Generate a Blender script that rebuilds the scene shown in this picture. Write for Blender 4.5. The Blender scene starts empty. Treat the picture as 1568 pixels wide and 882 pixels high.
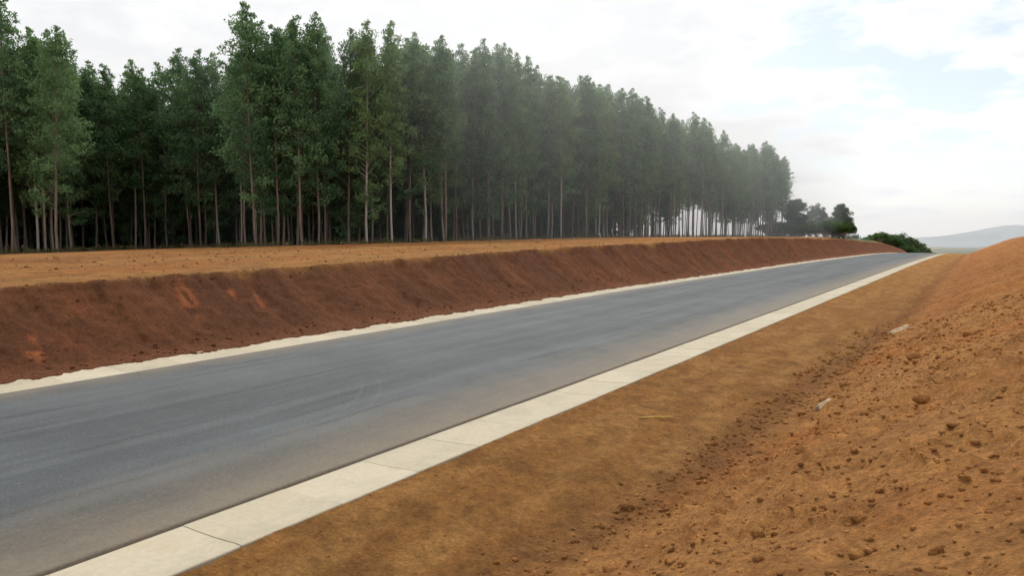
import bpy, math, random
import numpy as np
from mathutils import Vector
rng=np.random.default_rng(7); random.seed(7)
S=bpy.context.scene
S.view_settings.view_transform='Standard'; S.view_settings.look='None'; S.view_settings.exposure=0

# ------------------------------------------------------------ noise
def _h(ix,iy,seed):
    v=np.sin(ix*127.1+iy*311.7+seed*74.7)*43758.5453
    return v-np.floor(v)
def vn(x,y,seed=0):
    x=np.asarray(x,float); y=np.asarray(y,float)
    xi=np.floor(x); yi=np.floor(y); fx=x-xi; fy=y-yi
    fx=fx*fx*(3-2*fx); fy=fy*fy*(3-2*fy)
    a=_h(xi,yi,seed); b=_h(xi+1,yi,seed); c=_h(xi,yi+1,seed); d=_h(xi+1,yi+1,seed)
    return (a*(1-fx)+b*fx)*(1-fy)+(c*(1-fx)+d*fx)*fy
def fbm(x,y,seed=0,o=4,g=.5):
    t=0;a=1;n=0
    for i in range(o):
        t=t+a*vn(x*2**i,y*2**i,seed+i*3.1); n+=a; a*=g
    return t/n
def ss(a,b,x):
    t=np.clip((x-a)/(b-a),0,1); return t*t*(3-2*t)
def itp(u,xs,ys,w=8):
    return sum(np.interp(u+k*w,xs,ys) for k in (-1,-.5,0,.5,1))/5

# ------------------------------------------------------------ terrain profile
# u = distance along the road (+Y), s = lateral (-X), road between s=6.72 and s=15.2
def road_z(u): return itp(u,[-200,90,150,200,250,320,500,800,3000,9000],[0,0,-.35,-1.1,-3,-8,-20,-30,-45,-60],14)
def woff(u): return itp(u,[5,35],[0,1.0],4)
def lat(u,s): return s+woff(u)*ss(8,15,s)
def zc(u): return itp(u,[-100,0,7,18,34,80,137,200,250,320,500,800,3000,9000],[1.5,1.55,1.7,1.92,2.25,2.85,2.45,1.2,-1.0,-6,-16,-28,-45,-60],5)
def zb(u): return itp(u,[-100,0,7,18,34,80,137,220,300,340,500,800,3000,9000],[1.5,1.55,1.7,1.92,2.25,2.85,2.9,2.9,1.6,0.4,-12,-28,-45,-60],5)
GO,GI,FI,FO=5.70,6.72,15.20,16.25
def height(u,s):
    u=np.asarray(u,float); s=np.asarray(s,float)
    r=road_z(u)
    # right side
    toe=itp(u,[0,3,8,30],[4.1,3.9,3.0,2.35],1)+ .35*(fbm(u*.35,s*0+2,5,3)-.5)
    crest=-5.1+ .5*(fbm(u*.2,s*0,8,3)-.5)
    rise=np.clip((toe-s),0,None)
    zr=np.where(rise<.8,.47*rise*rise/1.6, .47*(rise-.4))
    top=.47*(toe-.4-crest)
    zr=top-np.log1p(np.exp(np.clip((top-zr)*6,-30,30)))/6*1.0
    strip=-.10*ss(GO-.2,toe+.2,s)-0.0
    bankm=ss(0,1.0,rise)
    n1=fbm(u*.9,s*.9,11,5)-.5; n2=fbm(u*5,s*5,15,4)-.5; n3=fbm(u*1.0+s*.6,s*3.2-u*.3,19,4)-.5
    lum=ss(.50,.75,fbm(u*6,s*6,23,4))*ss(.42,.55,fbm(u*.7,s*.7,24,3))
    R=strip+zr+bankm*(n1*.24+n2*.12+n3*.08+lum*.08)+(1-bankm)*(n1*.03+n2*.035+n3*.02)*ss(GO,GO-.4,s)
    R=R+r
    lip=r+.052+(fbm(u*3,s*3,31,4)-.5)*.025
    e=GO+.01+(fbm(u*3.5,s*0,33,5,.65)-.5)*.13
    k=ss(e-.05,e+.03,s)
    R=R*(1-ss(GO-.7,GO-.02,s))+lip*ss(GO-.7,GO-.02,s)
    R=R*(1-k)+(r-.15)*k
    # left side
    foot=16.75+.25*(fbm(u*.5,s*0,41,3)-.5)
    cr=19.7+.5*(fbm(u*.45,s*0+3,43,4)-.5)
    t=np.clip((s-foot)/(cr-foot),0,1)
    prof=.12*t+.88*(t**1.35)
    Z=zc(u); face=ss(.02,.3,t)*(1-ss(.97,1,t))
    gul=(fbm(u*1.3+s*.25,s*.35,47,5)-.5)
    L=r+.05+(Z-r-.05)*prof+face*(gul*.32+(fbm(u*4,s*4,49,3)-.5)*.14)
    crn=np.exp(-((s-cr-.1)/.35)**2)*(fbm(u*1.8,s*2,51,4,.6)-.35)*.22
    L=L+crn
    b=ss(20,36,s)
    L=L*(1-b)+(zb(u)-.022*np.clip(s-42,0,60))*b
    L=L+(fbm(u*.25,s*.25,55,4)-.5)*.14*ss(20.5,24,s)+(fbm(u*1.5,s*1.5,56,4)-.5)*.10*ss(20.5,24,s)*ss(60,40,s)
    e2=16.02+(fbm(u*1.6,s*0,57,6,.68)-.5)*.62
    k2=ss(e2-.08,e2+.10,s)
    clod=(fbm(u*6,s*6,59,3)-.5)*.08
    L=L+clod*(1-ss(17,18,s))
    L=(r-.15)*(1-k2)+(L+.02)*k2
    return np.where(s<10,R,L)

def build_axis(segs):
    out=[]
    for a,b,st in segs: out+=list(np.arange(a,b,st))
    return out
us=build_axis([(-60,-6,3),(-6,0,.5),(0,14,.05),(14,30,.1),(30,60,.2),(60,120,.5),(120,340,2)])
x=340.
while x<9000: us.append(x); x*=1.08
us.append(9000)
sv=[-6000,-3000,-1500,-800,-400,-200,-100,-60,-40,-28,-20,-15,-12,-10]+build_axis([(-9,-6,.2),(-6,5.5,.05),(5.5,5.9,.02),(5.9,6.3,.2)])+[8,10.01,12,15.0]+build_axis([(15.4,16.6,.05),(16.6,20.6,.08),(20.6,30,.3),(30,60,1.),(60,160,5)])+[170,200,260,350,500,800,1500,3000,6000]
us=np.array(us); sv=np.array(sv)
U,V=np.meshgrid(us,sv,indexing='ij')
Zt=height(U,V); X=-lat(U,V)
def grid_mesh(name,X,Y,Z):
    n,m=X.shape
    me=bpy.data.meshes.new(name)
    co=np.stack([X,Y,Z],-1).reshape(-1,3)
    idx=np.arange(n*m).reshape(n,m)
    f=np.stack([idx[:-1,:-1],idx[1:,:-1],idx[1:,1:],idx[:-1,1:]],-1).reshape(-1,4)
    me.vertices.add(len(co)); me.vertices.foreach_set('co',co.ravel())
    me.loops.add(f.size); me.loops.foreach_set('vertex_index',f.ravel().astype(np.int32))
    me.polygons.add(len(f)); me.polygons.foreach_set('loop_start',np.arange(0,f.size,4,dtype=np.int32))
    me.update(calc_edges=True); me.validate()
    me.polygons.foreach_set('use_smooth',np.ones(len(me.polygons),bool))
    return me
def addattr(me,name,vals):
    a=me.attributes.new(name,'FLOAT','POINT'); a.data.foreach_set('value',np.asarray(vals,np.float32).ravel())
def addcol(me,name,c):
    a=me.attributes.new(name,'FLOAT_COLOR','POINT'); c=np.concatenate([c,np.ones((len(c),1))],1)
    a.data.foreach_set('color',c.astype(np.float32).ravel())
def link(o,col=None):
    (col or S.collection).objects.link(o); return o

def C(*c): return np.array(c)
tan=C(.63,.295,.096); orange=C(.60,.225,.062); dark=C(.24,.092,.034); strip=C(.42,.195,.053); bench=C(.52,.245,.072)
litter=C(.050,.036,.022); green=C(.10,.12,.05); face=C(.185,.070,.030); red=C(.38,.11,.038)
def mix(a,b,k): return a*(1-k[...,None])+b*k[...,None]
def soil(u,s,z):
    lo=fbm(u*.5,s*.5,61,4); mid=fbm(u*2.2,s*2.2,63,4); st=fbm(u*.5+s*.4,s*3,65,4); hi=fbm(u*8,s*8,64,3)
    toe=itp(u,[0,3,8,30],[4.1,3.9,3.0,2.35],1)
    c=np.broadcast_to(strip,u.shape+(3,)).copy()
    c=mix(c,C(.54,.275,.085),ss(.42,.68,st)*.7)
    c=mix(c,C(.29,.13,.038),ss(.5,.7,mid)*.5)
    c=mix(c,C(.24,.105,.034),ss(.52,.72,hi)*.4)
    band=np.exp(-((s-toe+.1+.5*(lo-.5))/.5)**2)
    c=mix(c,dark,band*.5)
    bk=ss(toe+.1,toe-1.0,s)
    bc=mix(np.broadcast_to(tan,u.shape+(3,)).copy(),orange,ss(.45,.7,lo)*.6)
    bc=mix(bc,C(.38,.155,.05),ss(.5,.78,mid)*.45)
    bc=mix(bc,C(.32,.13,.042),ss(.58,.75,hi)*.4)
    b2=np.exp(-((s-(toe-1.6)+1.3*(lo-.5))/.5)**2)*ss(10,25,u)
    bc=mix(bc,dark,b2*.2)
    bc=mix(bc,C(.32,.11,.036),ss(14,50,u)*.4)
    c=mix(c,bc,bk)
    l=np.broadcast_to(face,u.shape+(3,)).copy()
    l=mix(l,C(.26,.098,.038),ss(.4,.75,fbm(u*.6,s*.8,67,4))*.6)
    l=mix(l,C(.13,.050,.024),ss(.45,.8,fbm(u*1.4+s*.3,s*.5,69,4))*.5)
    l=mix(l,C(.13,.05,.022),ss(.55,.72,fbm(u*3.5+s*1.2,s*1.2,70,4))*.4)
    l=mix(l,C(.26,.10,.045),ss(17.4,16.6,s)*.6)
    for (pu,ps,pr) in ((6.6,17.7,.17),(7.6,18.5,.12),(11.0,18.7,.22),(12.6,18.9,.11),(13.3,18.6,.11)):
        g=np.exp(-(((u-pu-(s-ps)*.3-.3*(mid-.5))/pr)**2+((s-ps)/(pr*3.1))**2))
        l=mix(l,C(.40,.125,.045),np.clip(g*1.4*ss(.45,.6,fbm(u*5,s*3,77,4)),0,1))
    l=mix(l,red,ss(.70,.78,fbm(u*.9+s*.3,s*.45,71,4))*.2)
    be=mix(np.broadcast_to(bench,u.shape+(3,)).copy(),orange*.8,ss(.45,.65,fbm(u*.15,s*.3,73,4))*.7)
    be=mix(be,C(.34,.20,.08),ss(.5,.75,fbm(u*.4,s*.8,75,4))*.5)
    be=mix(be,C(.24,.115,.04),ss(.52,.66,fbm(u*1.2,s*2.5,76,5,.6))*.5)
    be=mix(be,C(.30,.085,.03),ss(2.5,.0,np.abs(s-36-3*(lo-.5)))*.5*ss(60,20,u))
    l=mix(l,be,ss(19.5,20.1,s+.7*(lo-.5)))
    return c,l
c,l=soil(U,V,Zt)
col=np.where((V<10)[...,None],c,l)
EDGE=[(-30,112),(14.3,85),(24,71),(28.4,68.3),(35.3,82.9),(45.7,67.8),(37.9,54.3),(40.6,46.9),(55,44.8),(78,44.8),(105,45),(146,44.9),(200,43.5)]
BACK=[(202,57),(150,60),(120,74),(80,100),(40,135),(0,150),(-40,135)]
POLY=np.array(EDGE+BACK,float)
def inside(u,s,P):
    r=np.zeros(np.shape(u),bool); n=len(P)
    for i in range(n):
        x1,y1=P[i]; x2,y2=P[(i+1)%n]
        cnd=((y1>s)!=(y2>s))&(u<(x2-x1)*(s-y1)/(y2-y1+1e-9)+x1); r^=cnd
    return r
def edist(u,s,P,closed=False):
    d=np.full(np.shape(u),1e9)
    for i in range(len(P)-1):
        a=P[i];b=P[i+1]; t=np.clip(((u-a[0])*(b[0]-a[0])+(s-a[1])*(b[1]-a[1]))/((b[0]-a[0])**2+(b[1]-a[1])**2),0,1)
        d=np.minimum(d,np.hypot(u-a[0]-t*(b[0]-a[0]),s-a[1]-t*(b[1]-a[1])))
    return d
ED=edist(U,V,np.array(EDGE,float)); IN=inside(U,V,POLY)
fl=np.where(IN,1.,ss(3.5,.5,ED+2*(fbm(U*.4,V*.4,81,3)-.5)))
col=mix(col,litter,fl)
far=ss(230,340,U)*ss(18,26,V)+ss(-9,-30,V)+ss(100,200,V)+ss(420,600,U)+ss(24,34,V)*ss(185,215,U)
col=mix(col,green,np.clip(far,0,1)*ss(.25,.5,fbm(U*.02,V*.02,83,4)))
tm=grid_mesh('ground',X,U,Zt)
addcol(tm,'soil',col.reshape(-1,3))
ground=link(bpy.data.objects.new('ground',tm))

# ------------------------------------------------------------ node helpers
def mat(name):
    m=bpy.data.materials.new(name); m.use_nodes=True; nt=m.node_tree
    return m,nt,nt.nodes['Principled BSDF']
def N(nt,t,**k):
    n=nt.nodes.new(t)
    for a,b in k.items(): setattr(n,a,b)
    return n
def noise(nt,vec,scale,det=4,rough=.6):
    n=N(nt,'ShaderNodeTexNoise'); n.inputs['Scale'].default_value=scale; n.inputs['Detail'].default_value=det; n.inputs['Roughness'].default_value=rough
    nt.links.new(vec,n.inputs['Vector']); return n.outputs['Fac']
def rng_map(nt,v,a,b,c,d):
    n=N(nt,'ShaderNodeMapRange'); nt.links.new(v,n.inputs[0])
    for i,q in enumerate((a,b,c,d)): n.inputs[i+1].default_value=q
    return n.outputs[0]
def mixc(nt,f,a,b,mode='MIX'):
    n=N(nt,'ShaderNodeMix'); n.data_type='RGBA'; n.blend_type=mode
    for sock,v in ((n.inputs[0],f),(n.inputs[6],a),(n.inputs[7],b)):
        if isinstance(v,(int,float)): sock.default_value=v
        elif isinstance(v,tuple): sock.default_value=(*v,1) if len(v)==3 else v
        else: nt.links.new(v,sock)
    return n.outputs[2]
def math_(nt,op,a,b=0.):
    n=N(nt,'ShaderNodeMath'); n.operation=op
    for s_,v in zip(n.inputs,(a,b)):
        if isinstance(v,(int,float)): s_.default_value=v
        else: nt.links.new(v,s_)
    return n.outputs[0]
def gray(nt,v):
    n=N(nt,'ShaderNodeCombineColor')
    for i in range(3): nt.links.new(v,n.inputs[i])
    return n.outputs[0]
def bump(nt,bs,h,strength,dist):
    n=N(nt,'ShaderNodeBump'); n.inputs['Strength'].default_value=strength; n.inputs['Distance'].default_value=dist
    nt.links.new(h,n.inputs['Height']); nt.links.new(n.outputs[0],bs.inputs['Normal'])

m,nt,bs=mat('red_soil'); P=N(nt,'ShaderNodeNewGeometry').outputs['Position']
at=N(nt,'ShaderNodeAttribute',attribute_name='soil').outputs['Color']
f1=noise(nt,P,3,8,.7); f2=noise(nt,P,26,6,.75); f3=noise(nt,P,110,3,.6); f4=noise(nt,P,10,5,.7)
k=rng_map(nt,f1,.3,.7,.74,1.22); k2=rng_map(nt,f2,.28,.72,.62,1.36); k3=rng_map(nt,f4,.35,.65,.82,1.18)
kk=math_(nt,'MULTIPLY',math_(nt,'MULTIPLY',k,k2),k3)
c1=mixc(nt,1.0,at,gray(nt,kk),'MULTIPLY')
peb=rng_map(nt,f3,.62,.70,0,.5)
c1=mixc(nt,peb,c1,mixc(nt,.5,c1,(.62,.40,.22)))
nt.links.new(c1,bs.inputs['Base Color']); bs.inputs['Roughness'].default_value=.95; bs.inputs['Specular IOR Level'].default_value=.12
hh=math_(nt,'ADD',math_(nt,'MULTIPLY',f2,1.2),math_(nt,'MULTIPLY',f3,.5)); hh=math_(nt,'ADD',hh,math_(nt,'MULTIPLY',f4,1.6))
bump(nt,bs,hh,1.0,.09)
ground.data.materials.append(m); SOIL=m

# ------------------------------------------------------------ road
ru=np.concatenate([np.arange(-60,0,2),np.arange(0,60,.5),np.arange(60,330,2)])
rs=np.concatenate([[GI+.012,GI+.02],np.linspace(GI+.1,FI-.1,24),[FI-.02,FI-.012]])
RU,RS=np.meshgrid(ru,rs,indexing='ij')
cz=.018+.05*np.sin(np.clip((RS-GI)/(FI-GI),0,1)*math.pi)
RZ=road_z(RU)+cz; RZ[:,0]-=.06; RZ[:,-1]-=.06
jit=(fbm(RU*2,RS*0,91,3)-.5)*.03
RX=-(lat(RU,RS)); RX[:,:2]+=jit[:,:2]*.6
rm=grid_mesh('asphalt_road',RX,RU,RZ); addattr(rm,'lane',RS); addattr(rm,'along',RU)
road=link(bpy.data.objects.new('asphalt_road',rm))
m,nt,bs=mat('asphalt')
la=N(nt,'ShaderNodeAttribute',attribute_name='lane').outputs['Fac']; al=N(nt,'ShaderNodeAttribute',attribute_name='along').outputs['Fac']
P=N(nt,'ShaderNodeNewGeometry').outputs['Position']
wob=math_(nt,'MULTIPLY',noise(nt,P,.12,2,.5),.9)
cb=N(nt,'ShaderNodeCombineXYZ'); nt.links.new(math_(nt,'ADD',la,wob),cb.inputs[0]); nt.links.new(math_(nt,'MULTIPLY',al,.035),cb.inputs[1])
st=noise(nt,cb.outputs[0],1.3,3,.55); st2=noise(nt,cb.outputs[0],4.5,3,.6)
bl=noise(nt,P,.5,5,.6); fine=noise(nt,P,120,3,.8); med=noise(nt,P,22,5,.7); grit=noise(nt,P,45,2,.6)
base=mixc(nt,rng_map(nt,st,.36,.64,0,1),(.064,.073,.076),(.098,.108,.111))
base=mixc(nt,rng_map(nt,st2,.57,.64,0,.5),base,(.042,.048,.052))
kk=math_(nt,'MULTIPLY',rng_map(nt,bl,.3,.7,.84,1.16),math_(nt,'MULTIPLY',rng_map(nt,fine,.25,.75,.45,1.55),rng_map(nt,med,.3,.7,.80,1.2)))
base=mixc(nt,1.0,base,gray(nt,kk),'MULTIPLY')
base=mixc(nt,rng_map(nt,grit,.66,.74,0,.55),base,(.20,.20,.195))
speck=N(nt,'ShaderNodeTexVoronoi'); speck.inputs['Scale'].default_value=12; nt.links.new(P,speck.inputs['Vector'])
base=mixc(nt,rng_map(nt,speck.outputs['Distance'],.12,.07,0,.7),base,(.32,.29,.25))
# faint curved pale tyre scuffs
vd=N(nt,'ShaderNodeVectorMath'); vd.operation='DISTANCE'; nt.links.new(P,vd.inputs[0]); vd.inputs[1].default_value=(-13.5,5.5,0)
sxy=N(nt,'ShaderNodeSeparateXYZ'); nt.links.new(P,sxy.inputs[0])
for rr in (5.2,5.55):
    ring=rng_map(nt,math_(nt,'ABSOLUTE',math_(nt,'SUBTRACT',vd.outputs['Value'],rr)),.01,.05,.10,0)
    ring=math_(nt,'MULTIPLY',ring,math_(nt,'MULTIPLY',rng_map(nt,sxy.outputs[0],-11.,-9.8,0,1),rng_map(nt,sxy.outputs[1],6.0,6.6,0,1)))
    base=mixc(nt,ring,base,(.22,.2,.17))
dn=noise(nt,P,1.1,6,.65); lw=math_(nt,'ADD',la,math_(nt,'MULTIPLY',math_(nt,'SUBTRACT',dn,.5),1.8))
d1=rng_map(nt,lw,GI-.1,GI+2.0,.95,0); d2=rng_map(nt,lw,FI+.1,FI-1.2,.7,0)
dd=math_(nt,'MULTIPLY',math_(nt,'MAXIMUM',d1,d2),rng_map(nt,med,.3,.6,.6,1))
base=mixc(nt,dd,base,(.225,.18,.125))
nt.links.new(base,bs.inputs['Base Color']); bs.inputs['Roughness'].default_value=.75; bs.inputs['Specular IOR Level'].default_value=.28
bump(nt,bs,math_(nt,'ADD',fine,math_(nt,'MULTIPLY',med,.6)),.8,.01)
rm.materials.append(m)

# ------------------------------------------------------------ concrete gutters
def gutter(name,prof,seed):
    r=np.random.default_rng(seed); V_=[];F_=[];T_=[]
    L=1.25; g=.004
    y=-30.0
    ps=np.array([p[0] for p in prof]); pz=np.array([p[1] for p in prof]); n=len(ps)
    while y<300:
        nseg=2; base=len(V_); dz=r.normal(0,.002); dx=r.normal(0,.003); t=r.uniform(0,1)
        ys=np.linspace(y+g,y+L-g,nseg+1)
        for q in ys:
            zz=float(road_z(np.array(q)))
            for a,b in zip(ps,pz): V_.append((-float(lat(np.array(q),np.array(a)))+dx,q,zz+b+dz)); T_.append(t)
        for i in range(nseg):
            for j in range(n-1):
                a=base+i*n+j; F_.append((a,a+n,a+n+1,a+1))
        F_.append(tuple(base+j for j in range(n))); F_.append(tuple(base+nseg*n+j for j in reversed(range(n))))
        y+=L
    me=bpy.data.meshes.new(name); me.from_pydata(V_,[],F_); me.update(); addattr(me,'slab',T_)
    return link(bpy.data.objects.new(name,me))
near=[(GO,-.2),(GO,.040),(GO+.01,.05),(GO+.10,.05),(GO+.12,.047),(GO+.45,.018),(GO+.75,.005),(GI-.02,.0),(GI,-.005),(GI,-.2)]
farp=[(FI,-.2),(FI,-.005),(FI+.02,.0),(FI+.3,.005),(FI+.6,.018),(FO-.12,.047),(FO-.01,.05),(FO,.04),(FO,-.2)]
g1=gutter('concrete_gutter',near,1); g2=gutter('concrete_gutter',farp,2)
m,nt,bs=mat('concrete'); P=N(nt,'ShaderNodeNewGeometry').outputs['Position']
sl=N(nt,'ShaderNodeAttribute',attribute_name='slab').outputs['Fac']
f1=noise(nt,P,1.3,6,.65); f2=noise(nt,P,14,5,.7); f3=noise(nt,P,120,2,.6)
b=mixc(nt,sl,(.46,.405,.295),(.52,.46,.345))
kk=math_(nt,'MULTIPLY',rng_map(nt,f1,.3,.7,.86,1.1),math_(nt,'MULTIPLY',rng_map(nt,f2,.3,.7,.90,1.07),rng_map(nt,f3,.3,.7,.94,1.06)))
b=mixc(nt,1.0,b,gray(nt,kk),'MULTIPLY')
b=mixc(nt,rng_map(nt,f1,.55,.75,0,.45),b,(.38,.28,.17))
b=mixc(nt,rng_map(nt,f2,.64,.76,0,.65),b,(.34,.19,.09))
nt.links.new(b,bs.inputs['Base Color']); bs.inputs['Roughness'].default_value=.9; bs.inputs['Specular IOR Level'].default_value=.2
bump(nt,bs,f2,.4,.01)
g1.data.materials.append(m); g2.data.materials.append(m); CONC=m

# ------------------------------------------------------------ soil clods
def ico_pts(sub):
    import bmesh
    bm=bmesh.new(); bmesh.ops.create_icosphere(bm,subdivisions=sub,radius=1)
    v=np.array([p.co[:] for p in bm.verts]); f=np.array([[q.index for q in p.verts] for p in bm.faces]); bm.free(); return v,f
iv,iff=ico_pts(2)
def tri_mesh(name,co,f,smooth=False):
    me=bpy.data.meshes.new(name); me.vertices.add(len(co)); me.vertices.foreach_set('co',co.ravel())
    k=f.shape[1]
    me.loops.add(f.size); me.loops.foreach_set('vertex_index',f.ravel().astype(np.int32))
    me.polygons.add(len(f)); me.polygons.foreach_set('loop_start',np.arange(0,f.size,k,dtype=np.int32))
    me.update(calc_edges=True)
    if smooth: me.polygons.foreach_set('use_smooth',np.ones(len(f),bool))
    return me
def rotm(n):
    q=rng.normal(size=(n,4)); q/=np.linalg.norm(q,axis=1)[:,None]; w,x,y,z=q.T
    return np.stack([np.stack([1-2*(y*y+z*z),2*(x*y-z*w),2*(x*z+y*w)],-1),np.stack([2*(x*y+z*w),1-2*(x*x+z*z),2*(y*z-x*w)],-1),np.stack([2*(x*z-y*w),2*(y*z+x*w),1-2*(x*x+y*y)],-1)],-2)
def clods(name,u,s,r,b0=1.0,b1=1.5):
    n=len(u); sc=r[:,None]*rng.uniform(.6,1.25,(n,3))
    R=rotm(n); p=iv[None]*(1+.28*(rng.random((n,len(iv),1))-.5))
    p=np.sign(p)*np.abs(p)**.85
    p=np.einsum('nij,nkj->nki',R,p*sc[:,None]); p[:,:,2]*=.75
    z=height(u,s); p+=np.stack([-lat(u,s),u,z+r*.25],-1)[:,None]
    f=(iff[None]+np.arange(n)[:,None,None]*len(iv)).reshape(-1,3)
    me=tri_mesh(name,p.reshape(-1,3),f,True)
    c_,l_=soil(u,s,z); cc=np.where((s<10)[:,None],c_,l_)*rng.uniform(b0,b1,(n,1)); cc=np.repeat(cc,len(iv),0); cc=cc*np.minimum(1,.68/cc.max(1))[:,None]
    addcol(me,'soil',cc); me.materials.append(SOIL); return link(bpy.data.objects.new(name,me))
n=13000
u=1.0+24*rng.random(n)**1.5; s=3.3-9*rng.random(n)**1.1
cl=fbm(u*.8,s*.8,101,3); keep=cl>.47-.2*rng.random(n); u,s=u[keep],s[keep]
r=.007+.017*rng.random(len(u))**3+ .045*(rng.random(len(u))>.982)*rng.random(len(u)); r*=(1+u*.06)
clods('soil_clods',u,s,r)
n=1500; u=rng.uniform(2,45,n); s=itp(u,[0,3,8,30],[4.1,3.9,3.0,2.35],1)+rng.normal(-.2,.35,n); clods('soil_clods',u,s,.008+.026*rng.random(n)**3)
n=2200; u=rng.uniform(3,90,n); s=np.where(rng.random(n)<.6,rng.normal(16.9,.4,n),rng.normal(19.9,.5,n)); s=np.clip(s,16.1,22)
clods('soil_clods',u,s,.015+.045*rng.random(n)**3)
n=1100; u=rng.uniform(2,40,n); s=rng.uniform(3.5,5.65,n); clods('soil_clods',u,s,.004+.013*rng.random(n)**3)
n=1500; u=rng.uniform(5,70,n); s=rng.uniform(20.5,40,n); clods('soil_clods',u,s,.02+.05*rng.random(n)**3,.8,1.1)

def lump(name,u,s,dim,rot,mt):
    import bmesh
    bm=bmesh.new(); bmesh.ops.create_icosphere(bm,subdivisions=3,radius=1)
    for v in bm.verts:
        p=v.co; q=Vector([math.copysign(abs(t)**.55,t) for t in p]); j=float(vn(q.x*3+9,q.y*3+q.z*5,3))-.5
        v.co=Vector((q.x*dim[0],q.y*dim[1],q.z*dim[2]))*(1+.7*j)
    me=bpy.data.meshes.new(name); bm.to_mesh(me); bm.free(); me.materials.append(mt)
    for p in me.polygons: p.use_smooth=True
    o=link(bpy.data.objects.new(name,me)); o.location=(-s,u,float(height(np.array(u),np.array(s)))+dim[2]*.1); o.rotation_euler=rot; return o
def simple(name,col,rough=.8,var=.3,scale=8):
    m,nt,bs=mat(name); P=N(nt,'ShaderNodeTexCoord').outputs['Object']; f=noise(nt,P,scale,5,.7)
    b=mixc(nt,1.0,(*col,),gray(nt,rng_map(nt,f,.3,.7,1-var,1+var)),'MULTIPLY'); nt.links.new(b,bs.inputs['Base Color']); bs.inputs['Roughness'].default_value=rough; bs.inputs['Specular IOR Level'].default_value=.2; return m
LUMP=simple('dirty_concrete',(.40,.28,.17),.9,.4,9)
lump('concrete_lump',25.2,2.05,(.10,.75,.07),(.1,.3,-.25),LUMP)
lump('concrete_lump',12.9,2.15,(.06,.28,.05),(.1,.3,-.2),LUMP)
def tube(V_,F_,a,b,r1,r2,k=5):
    a=Vector(a);b=Vector(b);d=(b-a).normalized(); x=d.orthogonal().normalized(); y=d.cross(x); o=len(V_)
    for c_,r_ in ((a,r1),(b,r2)):
        for i in range(k):
            t=2*math.pi*i/k; V_.append(tuple(c_+x*math.cos(t)*r_+y*math.sin(t)*r_))
    for i in range(k): F_.append((o+i,o+(i+1)%k,o+k+(i+1)%k,o+k+i))
WOOD=simple('pale_wood',(.50,.34,.09)); TWIG=simple('dry_twig',(.12,.075,.04))
V_=[];F_=[]; u0,s0=10.6,4.35; z0=float(height(np.array(u0),np.array(s0)))+.03
tube(V_,F_,(-s0-.22,u0-.18,z0),(-s0+.0,u0+.0,z0+.012),.014,.015,7); tube(V_,F_,(-s0,u0,z0+.012),(-s0+.22,u0+.2,z0),.015,.011,7)
me=bpy.data.meshes.new('wooden_stick'); me.from_pydata(V_,[],F_); me.materials.append(WOOD); link(bpy.data.objects.new('wooden_stick',me))
V_=[];F_=[]
for i in range(26):
    u0=random.uniform(3,16); s0=random.uniform(-4,2.5) if i>9 else random.uniform(-1.6,-.4)
    if i<=9: u0=random.uniform(6,7.2)
    z0=float(height(np.array(u0),np.array(s0)))
    p=Vector((-s0,u0,z0+.01)); d=Vector((random.uniform(-1,1),random.uniform(-1,1),random.uniform(0,.35))).normalized()
    for k_ in range(3):
        q=p+d*random.uniform(.03,.07); q.z=max(q.z,float(height(np.array(q.y),np.array(-q.x)))+.006); tube(V_,F_,p,q,.003,.002,4); p=q; d=(d+Vector((random.uniform(-.6,.6),random.uniform(-.6,.6),random.uniform(-.3,.3)))).normalized()
me=bpy.data.meshes.new('dry_twigs'); me.from_pydata(V_,[],F_); me.materials.append(TWIG); link(bpy.data.objects.new('dry_twigs',me))

# ------------------------------------------------------------ vegetation materials
def leafmat(name,c1,c2,c3):
    m=bpy.data.materials.new(name); m.use_nodes=True; nt=m.node_tree; nt.nodes.clear()
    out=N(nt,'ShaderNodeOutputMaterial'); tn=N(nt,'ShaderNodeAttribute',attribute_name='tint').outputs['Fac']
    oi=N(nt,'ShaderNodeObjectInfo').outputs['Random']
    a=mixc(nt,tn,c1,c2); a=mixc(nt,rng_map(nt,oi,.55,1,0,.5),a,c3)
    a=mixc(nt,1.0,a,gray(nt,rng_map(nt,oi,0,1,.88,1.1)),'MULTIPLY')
    d=N(nt,'ShaderNodeBsdfDiffuse'); t=N(nt,'ShaderNodeBsdfTranslucent')
    nt.links.new(a,d.inputs[0]); nt.links.new(a,t.inputs[0])
    m1=N(nt,'ShaderNodeMixShader'); m1.inputs[0].default_value=.42; nt.links.new(d.outputs[0],m1.inputs[1]); nt.links.new(t.outputs[0],m1.inputs[2])
    nt.links.new(m1.outputs[0],out.inputs[0]); return m
LEAF=leafmat('eucalyptus_leaves',(.074,.150,.078),(.205,.330,.150),(.20,.28,.085))
BUSH=leafmat('broad_leaves',(.05,.10,.036),(.12,.19,.06),(.09,.14,.045))
GRASS=leafmat('dry_grass',(.16,.13,.06),(.10,.12,.04),(.12,.12,.05))
m,nt,bs=mat('eucalyptus_bark'); P=N(nt,'ShaderNodeTexCoord').outputs['Object']; mp=N(nt,'ShaderNodeMapping'); mp.inputs['Scale'].default_value=(6,6,.6); nt.links.new(P,mp.inputs[0])
f=noise(nt,mp.outputs[0],1.2,5,.7); oi=N(nt,'ShaderNodeObjectInfo').outputs['Random']
b=mixc(nt,rng_map(nt,f,.35,.65,0,1),(.100,.065,.048),(.23,.175,.135)); b=mixc(nt,rng_map(nt,oi,.65,1,0,.85),b,(.45,.40,.35)); nt.links.new(b,bs.inputs['Base Color']); bs.inputs['Roughness'].default_value=.85
BARK=m

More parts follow.
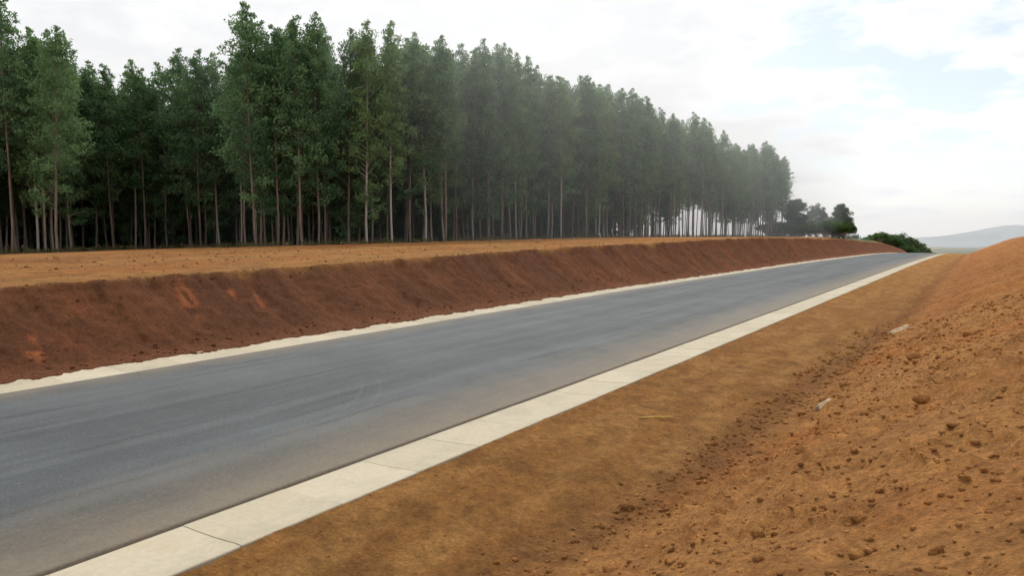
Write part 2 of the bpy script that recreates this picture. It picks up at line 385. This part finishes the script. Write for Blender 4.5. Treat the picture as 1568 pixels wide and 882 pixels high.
def leaves(centers,radii,per,size,tints,droop=.6,asp=.38,flat=.75):
    n=len(centers); cnt=per*n
    c=np.repeat(centers,per,0); r=np.repeat(radii,per)
    v=rng.normal(size=(cnt,3)); v/=np.linalg.norm(v,axis=1)[:,None]; v*=(rng.random(cnt)**.5)[:,None]*r[:,None]; v[:,2]*=flat
    p=c+v
    d=rng.normal(size=(cnt,3)); d[:,2]-=droop*1.4; d/=np.linalg.norm(d,axis=1)[:,None]
    w=np.cross(d,rng.normal(size=(cnt,3))); w/=np.linalg.norm(w,axis=1)[:,None]
    L=size*rng.uniform(.6,1.4,cnt)[:,None]
    a=p-d*L*.5; b=p+d*L*.5; q=p-d*L*.1
    co=np.stack([a,q+w*L*asp*.5,b,q-w*L*asp*.5],1).reshape(-1,3)
    f=np.arange(cnt*4).reshape(-1,4)
    t=np.repeat(tints,per)+rng.normal(0,.12,cnt)
    return co,f,np.repeat(np.clip(t,0,1),4)
def make_tree(name,V_,F_,lc,lf,lt,leaf_mat):
    bv=np.array(V_); nb=len(bv); me=bpy.data.meshes.new(name)
    co=np.concatenate([bv,lc]); allf=np.concatenate([np.array(F_),lf+nb])
    me.vertices.add(len(co)); me.vertices.foreach_set('co',co.ravel())
    me.loops.add(allf.size); me.loops.foreach_set('vertex_index',allf.ravel().astype(np.int32))
    me.polygons.add(len(allf)); me.polygons.foreach_set('loop_start',np.arange(0,allf.size,4,dtype=np.int32))
    me.update(calc_edges=True); me.materials.append(BARK); me.materials.append(leaf_mat)
    mi=np.zeros(len(allf),np.int32); mi[len(F_):]=1; me.polygons.foreach_set('material_index',mi)
    addattr(me,'tint',np.concatenate([np.zeros(nb),lt])); return me
def euc(name,H,cb,wid,nb,per,seed,low=.5):
    random.seed(seed); V_=[];F_=[]; cs=[];rs_=[];ts=[]
    pts=[Vector((0,0,-.4))]; lean=Vector((random.uniform(-.35,.35),random.uniform(-.35,.35),0)); K=9
    for i in range(1,K+1):
        t=i/K; pts.append(Vector((lean.x*t+.12*math.sin(3*t+seed),lean.y*t+.12*math.cos(4*t+seed),H*t*.96)))
    rad=lambda t:.105*(1-t)**.8+.012
    for i in range(K): tube(V_,F_,pts[i],pts[i+1],rad(i/K),rad((i+1)/K),6)
    def at(t): f=t*K; i=min(int(f),K-1); return pts[i].lerp(pts[i+1],f-i)
    az=random.random()*6
    for i in range(nb):
        t=cb+(1-cb)*((i+random.random())/nb)**.95; q=(t-cb)/(1-cb)
        az+=2.4+random.uniform(-.6,.6)
        shape=min(1,(1-q)**.5*1.15+.08)*(.6+.4*min(1,q/.3))
        Lb=wid*shape*random.uniform(.5,1.2)
        if q<.22 and random.random()<low: continue
        up=random.uniform(.3,.95)+.4*q
        p=at(t*.95); d=Vector((math.cos(az),math.sin(az),up)); e=p+d*Lb*.8
        tube(V_,F_,p,e,.022+.02*(1-q),.006,3)
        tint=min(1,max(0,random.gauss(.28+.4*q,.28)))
        nk=2 if Lb<1.1 else 3
        for k in range(nk):
            f=.45+.55*(k+1)/nk; c=p.lerp(e,f); c+=Vector((random.gauss(0,.25),random.gauss(0,.25),random.gauss(-.1,.3)))
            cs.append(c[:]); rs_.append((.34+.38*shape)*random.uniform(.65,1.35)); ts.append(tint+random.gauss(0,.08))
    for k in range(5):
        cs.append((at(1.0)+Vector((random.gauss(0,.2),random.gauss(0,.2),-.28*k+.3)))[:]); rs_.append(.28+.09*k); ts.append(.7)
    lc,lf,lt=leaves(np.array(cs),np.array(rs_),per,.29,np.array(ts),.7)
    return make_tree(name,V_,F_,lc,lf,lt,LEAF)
EU=[]
for i in range(8):
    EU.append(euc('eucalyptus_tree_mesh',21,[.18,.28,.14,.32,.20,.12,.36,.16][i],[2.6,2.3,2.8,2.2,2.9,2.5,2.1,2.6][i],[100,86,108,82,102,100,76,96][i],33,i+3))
LOWE=[euc('eucalyptus_tree_low_mesh',14,.04,2.4,70,28,33,.2),euc('eucalyptus_tree_low_mesh',18,.06,2.4,88,28,34,.2)]  # crowns shaped low to block light at trunk level in back rows
def broad(name,H,W,per,seed,trunk=.28,nl=46,bm=BUSH,lo=-.55,fl=.36):
    random.seed(seed); V_=[];F_=[];cs=[];rs_=[];ts=[]
    fork=Vector((random.uniform(-.2,.2),random.uniform(-.2,.2),H*trunk)); tube(V_,F_,(0,0,-.3),fork,H*.028,H*.02,7)
    for i in range(nl):
        th=random.random()*6.28; ph=math.acos(random.uniform(lo,1)); rr=random.uniform(.55,1.0)
        c=Vector((math.sin(ph)*math.cos(th)*W*rr,math.sin(ph)*math.sin(th)*W*rr,H*.60+math.cos(ph)*H*fl*rr))
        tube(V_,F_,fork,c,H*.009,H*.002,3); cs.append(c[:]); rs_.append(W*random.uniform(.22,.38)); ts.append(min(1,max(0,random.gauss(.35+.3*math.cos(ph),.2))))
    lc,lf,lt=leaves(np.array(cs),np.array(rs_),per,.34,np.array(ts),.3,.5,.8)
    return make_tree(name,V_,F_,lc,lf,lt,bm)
BB=[broad('bush_mesh',4,2.4,90,i+70,.08,26) for i in range(3)]
fc=bpy.data.collections.new('eucalyptus_trees')
def hs(u,s): return float(height(np.array(float(u)),np.array(float(s))))
EDP=np.array(EDGE,float)
cand=[]
for uu in np.arange(-45,204,2.6):
    for vv in np.arange(42,152,3.0): cand.append((uu,vv))
cand=np.array(cand); cand+=rng.normal(0,.36,cand.shape)
ok=inside(cand[:,0],cand[:,1],POLY); cand=cand[ok]; dE=edist(cand[:,0],cand[:,1],EDP)
cnt=0
for (uu,vv),de in zip(cand,dE):
    if de>(36 if uu<100 else 28): continue
    if uu<-10 and de>14: continue
    if de>20 and uu<125:
        o=bpy.data.objects.new('light_block_shrub',random.choice(BB)); fc.objects.link(o); o.location=(-vv,uu+1.2,hs(uu,vv)-.4); k_=random.uniform(.8,1.5); o.scale=(k_,k_,k_); o.rotation_euler=(0,0,random.uniform(0,6))  # shrubs added to block sky light showing between the trunks
    if uu>142 and random.random()<.3: continue
    if random.random()<.02: continue
    if uu>128: me=random.choice([EU[1],EU[3],EU[6],EU[0]])
    elif de<7: me=random.choice(EU)
    elif random.random()<.55: me=random.choice(LOWE)
    else: me=random.choice(EU)
    o=bpy.data.objects.new('eucalyptus_tree',me); fc.objects.link(o)
    sc=random.gauss(1.02,.03)
    if me in LOWE: sc=random.uniform(.8,1.1)
    if uu>70: sc*=1.0+.05*math.sin(uu*.15)
    if uu>165: sc*=1.06
    if 60<uu<135: sc*=1.05
    o.location=(-vv,uu,hs(uu,vv)-.1); w=sc*random.uniform(.9,1.15); o.scale=(w,w,sc)
    o.rotation_euler=(random.gauss(0,.014),random.gauss(0,.014),random.uniform(0,6.28)); cnt+=1
print('TREES',cnt)
e=bpy.data.objects.new('eucalyptus_forest',None); e.instance_type='COLLECTION'; e.instance_collection=fc; link(e)

def put(name,me,u,s,sc,dz=0):
    o=link(bpy.data.objects.new(name,me)); o.location=(-s,u,hs(u,s)-.1+dz); o.scale=sc if isinstance(sc,tuple) else (sc,)*3; o.rotation_euler=(0,0,random.uniform(0,6)); return o
def pz(px,Z): k=(px-784)/1045; return Z*(.825+.565*k),Z*(.565-.825*k)
B=[broad('broadleaf_tree_mesh',9,2.7,150,i+50,.18,80,BUSH,-.98,.42) for i in range(3)]
for px,Z,sc,i in ((1216,188,1.15,0),(1248,205,1.05,1),(1267,215,.75,2),(1284,200,1.08,0)):
    u_,s_=pz(px,Z); put('broadleaf_tree',B[i],u_,s_,sc)
bc=bpy.data.collections.new('bushes')
def addb(u_,s_,sc,me=None):
    o=bpy.data.objects.new('bush',me or random.choice(BB)); bc.objects.link(o); o.location=(-s_,u_,hs(u_,s_)-.3); o.scale=(sc*random.uniform(.9,1.3),sc*random.uniform(.9,1.3),sc); o.rotation_euler=(0,0,random.uniform(0,6))
for i in range(40):
    u_,s_=pz(random.uniform(1175,1298),random.uniform(180,215)); addb(u_,s_,random.uniform(.7,1.3))
for i in range(30):
    u_,s_=pz(random.uniform(1345,1405),random.uniform(285,310)); addb(u_,s_,random.uniform(.75,1.15))
for i in range(60):
    u_,s_=pz(random.uniform(1290,1420),random.uniform(340,470)); addb(u_,s_,random.uniform(1.6,2.6))
for i in range(200):
    u_,s_=pz(random.uniform(1330,1520),random.uniform(560,760)); addb(u_,s_,random.uniform(1.4,3.0))
e=bpy.data.objects.new('distant_bushes',None); e.instance_type='COLLECTION'; e.instance_collection=bc; link(e)

cs=[];rs_=[];ts=[]
V_=[];F_=[]
for i in range(len(EDGE)-1):
    a=np.array(EDGE[i]);b=np.array(EDGE[i+1]); L=np.hypot(*(b-a)); nrm=np.array([b[1]-a[1],-(b[0]-a[0])])/L
    for k in range(int(L*3.2)):
        p=a+(b-a)*random.random()+nrm*random.gauss(.3,1.8); z=hs(p[0],p[1])
        if random.random()<.75:
            cs.append((-p[1],p[0],z+.2)); rs_.append(random.uniform(.25,.8)); ts.append(random.random())
        q=Vector((-p[1],p[0],z+.05)); d=Vector((random.uniform(-1,1),random.uniform(-1,1),random.uniform(-.05,.35)))
        tube(V_,F_,q,q+d*random.uniform(.4,1.6),.03,.012,4)
lc,lf,lt=leaves(np.array(cs),np.array(rs_),30,.24,np.array(ts),-.6,.22,.6)
me=make_tree('undergrowth',V_,F_,lc,lf,lt,GRASS); link(bpy.data.objects.new('undergrowth',me))

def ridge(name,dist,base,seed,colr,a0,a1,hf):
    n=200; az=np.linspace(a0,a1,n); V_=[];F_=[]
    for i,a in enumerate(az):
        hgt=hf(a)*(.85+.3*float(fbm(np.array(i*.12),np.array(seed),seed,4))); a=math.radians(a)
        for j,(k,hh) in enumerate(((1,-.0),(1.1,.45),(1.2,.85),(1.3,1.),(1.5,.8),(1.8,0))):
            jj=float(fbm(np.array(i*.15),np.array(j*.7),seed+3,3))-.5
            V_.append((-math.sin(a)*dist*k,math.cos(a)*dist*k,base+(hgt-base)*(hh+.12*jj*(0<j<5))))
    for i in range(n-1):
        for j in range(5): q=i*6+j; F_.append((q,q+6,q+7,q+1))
    me=bpy.data.meshes.new(name); me.from_pydata(V_,[],F_); me.materials.append(simple(name+'_hazed_cover',colr,.9,.25,.004))
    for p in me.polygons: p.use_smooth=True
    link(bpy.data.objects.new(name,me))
ridge('distant_hills',3600,-70,5,(.27,.31,.33),-50,60,lambda a: -8+66*math.exp(-((a+2.0)/3.4)**2)+24*math.exp(-((a+12)/6)**2)+10*math.exp(-((a-14)/9)**2))  # pale blue-grey colour has distance haze painted in

# ------------------------------------------------------------ haze: volumes of scattering air
def haze(name,x0,x1,y0,y1,z0,z1,dens,g):
    V_=[(x,y,z) for x in (x0,x1) for y in (y0,y1) for z in (z0,z1)]
    F_=[(0,1,3,2),(4,6,7,5),(0,4,5,1),(2,3,7,6),(0,2,6,4),(1,5,7,3)]
    me=bpy.data.meshes.new(name); me.from_pydata(V_,[],F_)
    m=bpy.data.materials.new(name); m.use_nodes=True; nt=m.node_tree; nt.nodes.clear(); o=N(nt,'ShaderNodeOutputMaterial'); v=N(nt,'ShaderNodeVolumeScatter')
    v.inputs['Density'].default_value=dens; v.inputs['Color'].default_value=(.95,.985,1,1); v.inputs['Anisotropy'].default_value=g
    nt.links.new(v.outputs[0],o.inputs['Volume']); me.materials.append(m); link(bpy.data.objects.new(name,me))
haze('glare_haze',-170,-30,42,245,-60,38,.0054,.62)  # dense box added over the forest for its veil of sun glare
haze('valley_haze',-2500,2500,332,4600,-90,110,.00020,.5)

# ------------------------------------------------------------ world
W=bpy.data.worlds.new('World'); S.world=W; W.use_nodes=True; nt=W.node_tree; nt.nodes.clear()
out=N(nt,'ShaderNodeOutputWorld'); bg=N(nt,'ShaderNodeBackground'); bg2=N(nt,'ShaderNodeBackground')
sky=N(nt,'ShaderNodeTexSky'); sky.sky_type='NISHITA'; sky.sun_disc=False
EL,ROT=45,-36
sky.sun_elevation=math.radians(EL); sky.sun_rotation=math.radians(ROT); sky.dust_density=1.0
nt.links.new(sky.outputs[0],bg.inputs[0]); bg.inputs[1].default_value=.08
tc=N(nt,'ShaderNodeTexCoord').outputs['Generated']
sp=N(nt,'ShaderNodeSeparateXYZ'); nt.links.new(tc,sp.inputs[0])
zz=math_(nt,'ADD',math_(nt,'MAXIMUM',sp.outputs[2],0.),.22)
cb=N(nt,'ShaderNodeCombineXYZ'); nt.links.new(math_(nt,'DIVIDE',sp.outputs[0],zz),cb.inputs[0]); nt.links.new(math_(nt,'DIVIDE',sp.outputs[1],zz),cb.inputs[1])
cn=noise(nt,cb.outputs[0],3.4,9,.55); cn2=noise(nt,cb.outputs[0],.5,3,.5)
dt=N(nt,'ShaderNodeVectorMath'); dt.operation='DOT_PRODUCT'; nt.links.new(tc,dt.inputs[0]); dt.inputs[1].default_value=Vector((.04,.975,.19)).normalized()
bias=rng_map(nt,dt.outputs['Value'],.90,.98,0,.36)
cv=math_(nt,'SUBTRACT',math_(nt,'ADD',math_(nt,'MULTIPLY',cn,1.5),math_(nt,'MULTIPLY',cn2,.1)),bias)
cf=rng_map(nt,cv,.36,.54,0,1)
cc=mixc(nt,rng_map(nt,cv,.50,.85,0,1),(.97,.97,.97),(.80,.81,.83))
hz=rng_map(nt,sp.outputs[2],.0,.12,.95,0)
bg2.inputs[1].default_value=1.12; nt.links.new(cc,bg2.inputs[0])
bgh=N(nt,'ShaderNodeBackground'); bgh.inputs[0].default_value=(.45,.46,.47,1); bgh.inputs[1].default_value=1
ad=N(nt,'ShaderNodeAddShader'); nt.links.new(bg.outputs[0],ad.inputs[0]); nt.links.new(bgh.outputs[0],ad.inputs[1])
mx=N(nt,'ShaderNodeMixShader'); nt.links.new(math_(nt,'MAXIMUM',cf,hz),mx.inputs[0]); nt.links.new(ad.outputs[0],mx.inputs[1]); nt.links.new(bg2.outputs[0],mx.inputs[2]); nt.links.new(mx.outputs[0],out.inputs[0])

sd=bpy.data.lights.new('sun','SUN'); sd.energy=2.4; sd.angle=math.radians(10); sd.color=(1,.96,.9); so=link(bpy.data.objects.new('sun',sd))
e_,r_=math.radians(EL),math.radians(ROT); dv=Vector((math.sin(r_)*math.cos(e_),math.cos(r_)*math.cos(e_),math.sin(e_)))
so.rotation_euler=dv.to_track_quat('Z','Y').to_euler()

cd=bpy.data.cameras.new('camera'); cd.lens=24; cd.sensor_width=36; cd.clip_start=.05; cd.clip_end=20000
co=link(bpy.data.objects.new('camera',cd)); co.location=(0,0,3.0); co.rotation_euler=(math.radians(90-4.32),0,math.radians(34.4)); S.camera=co
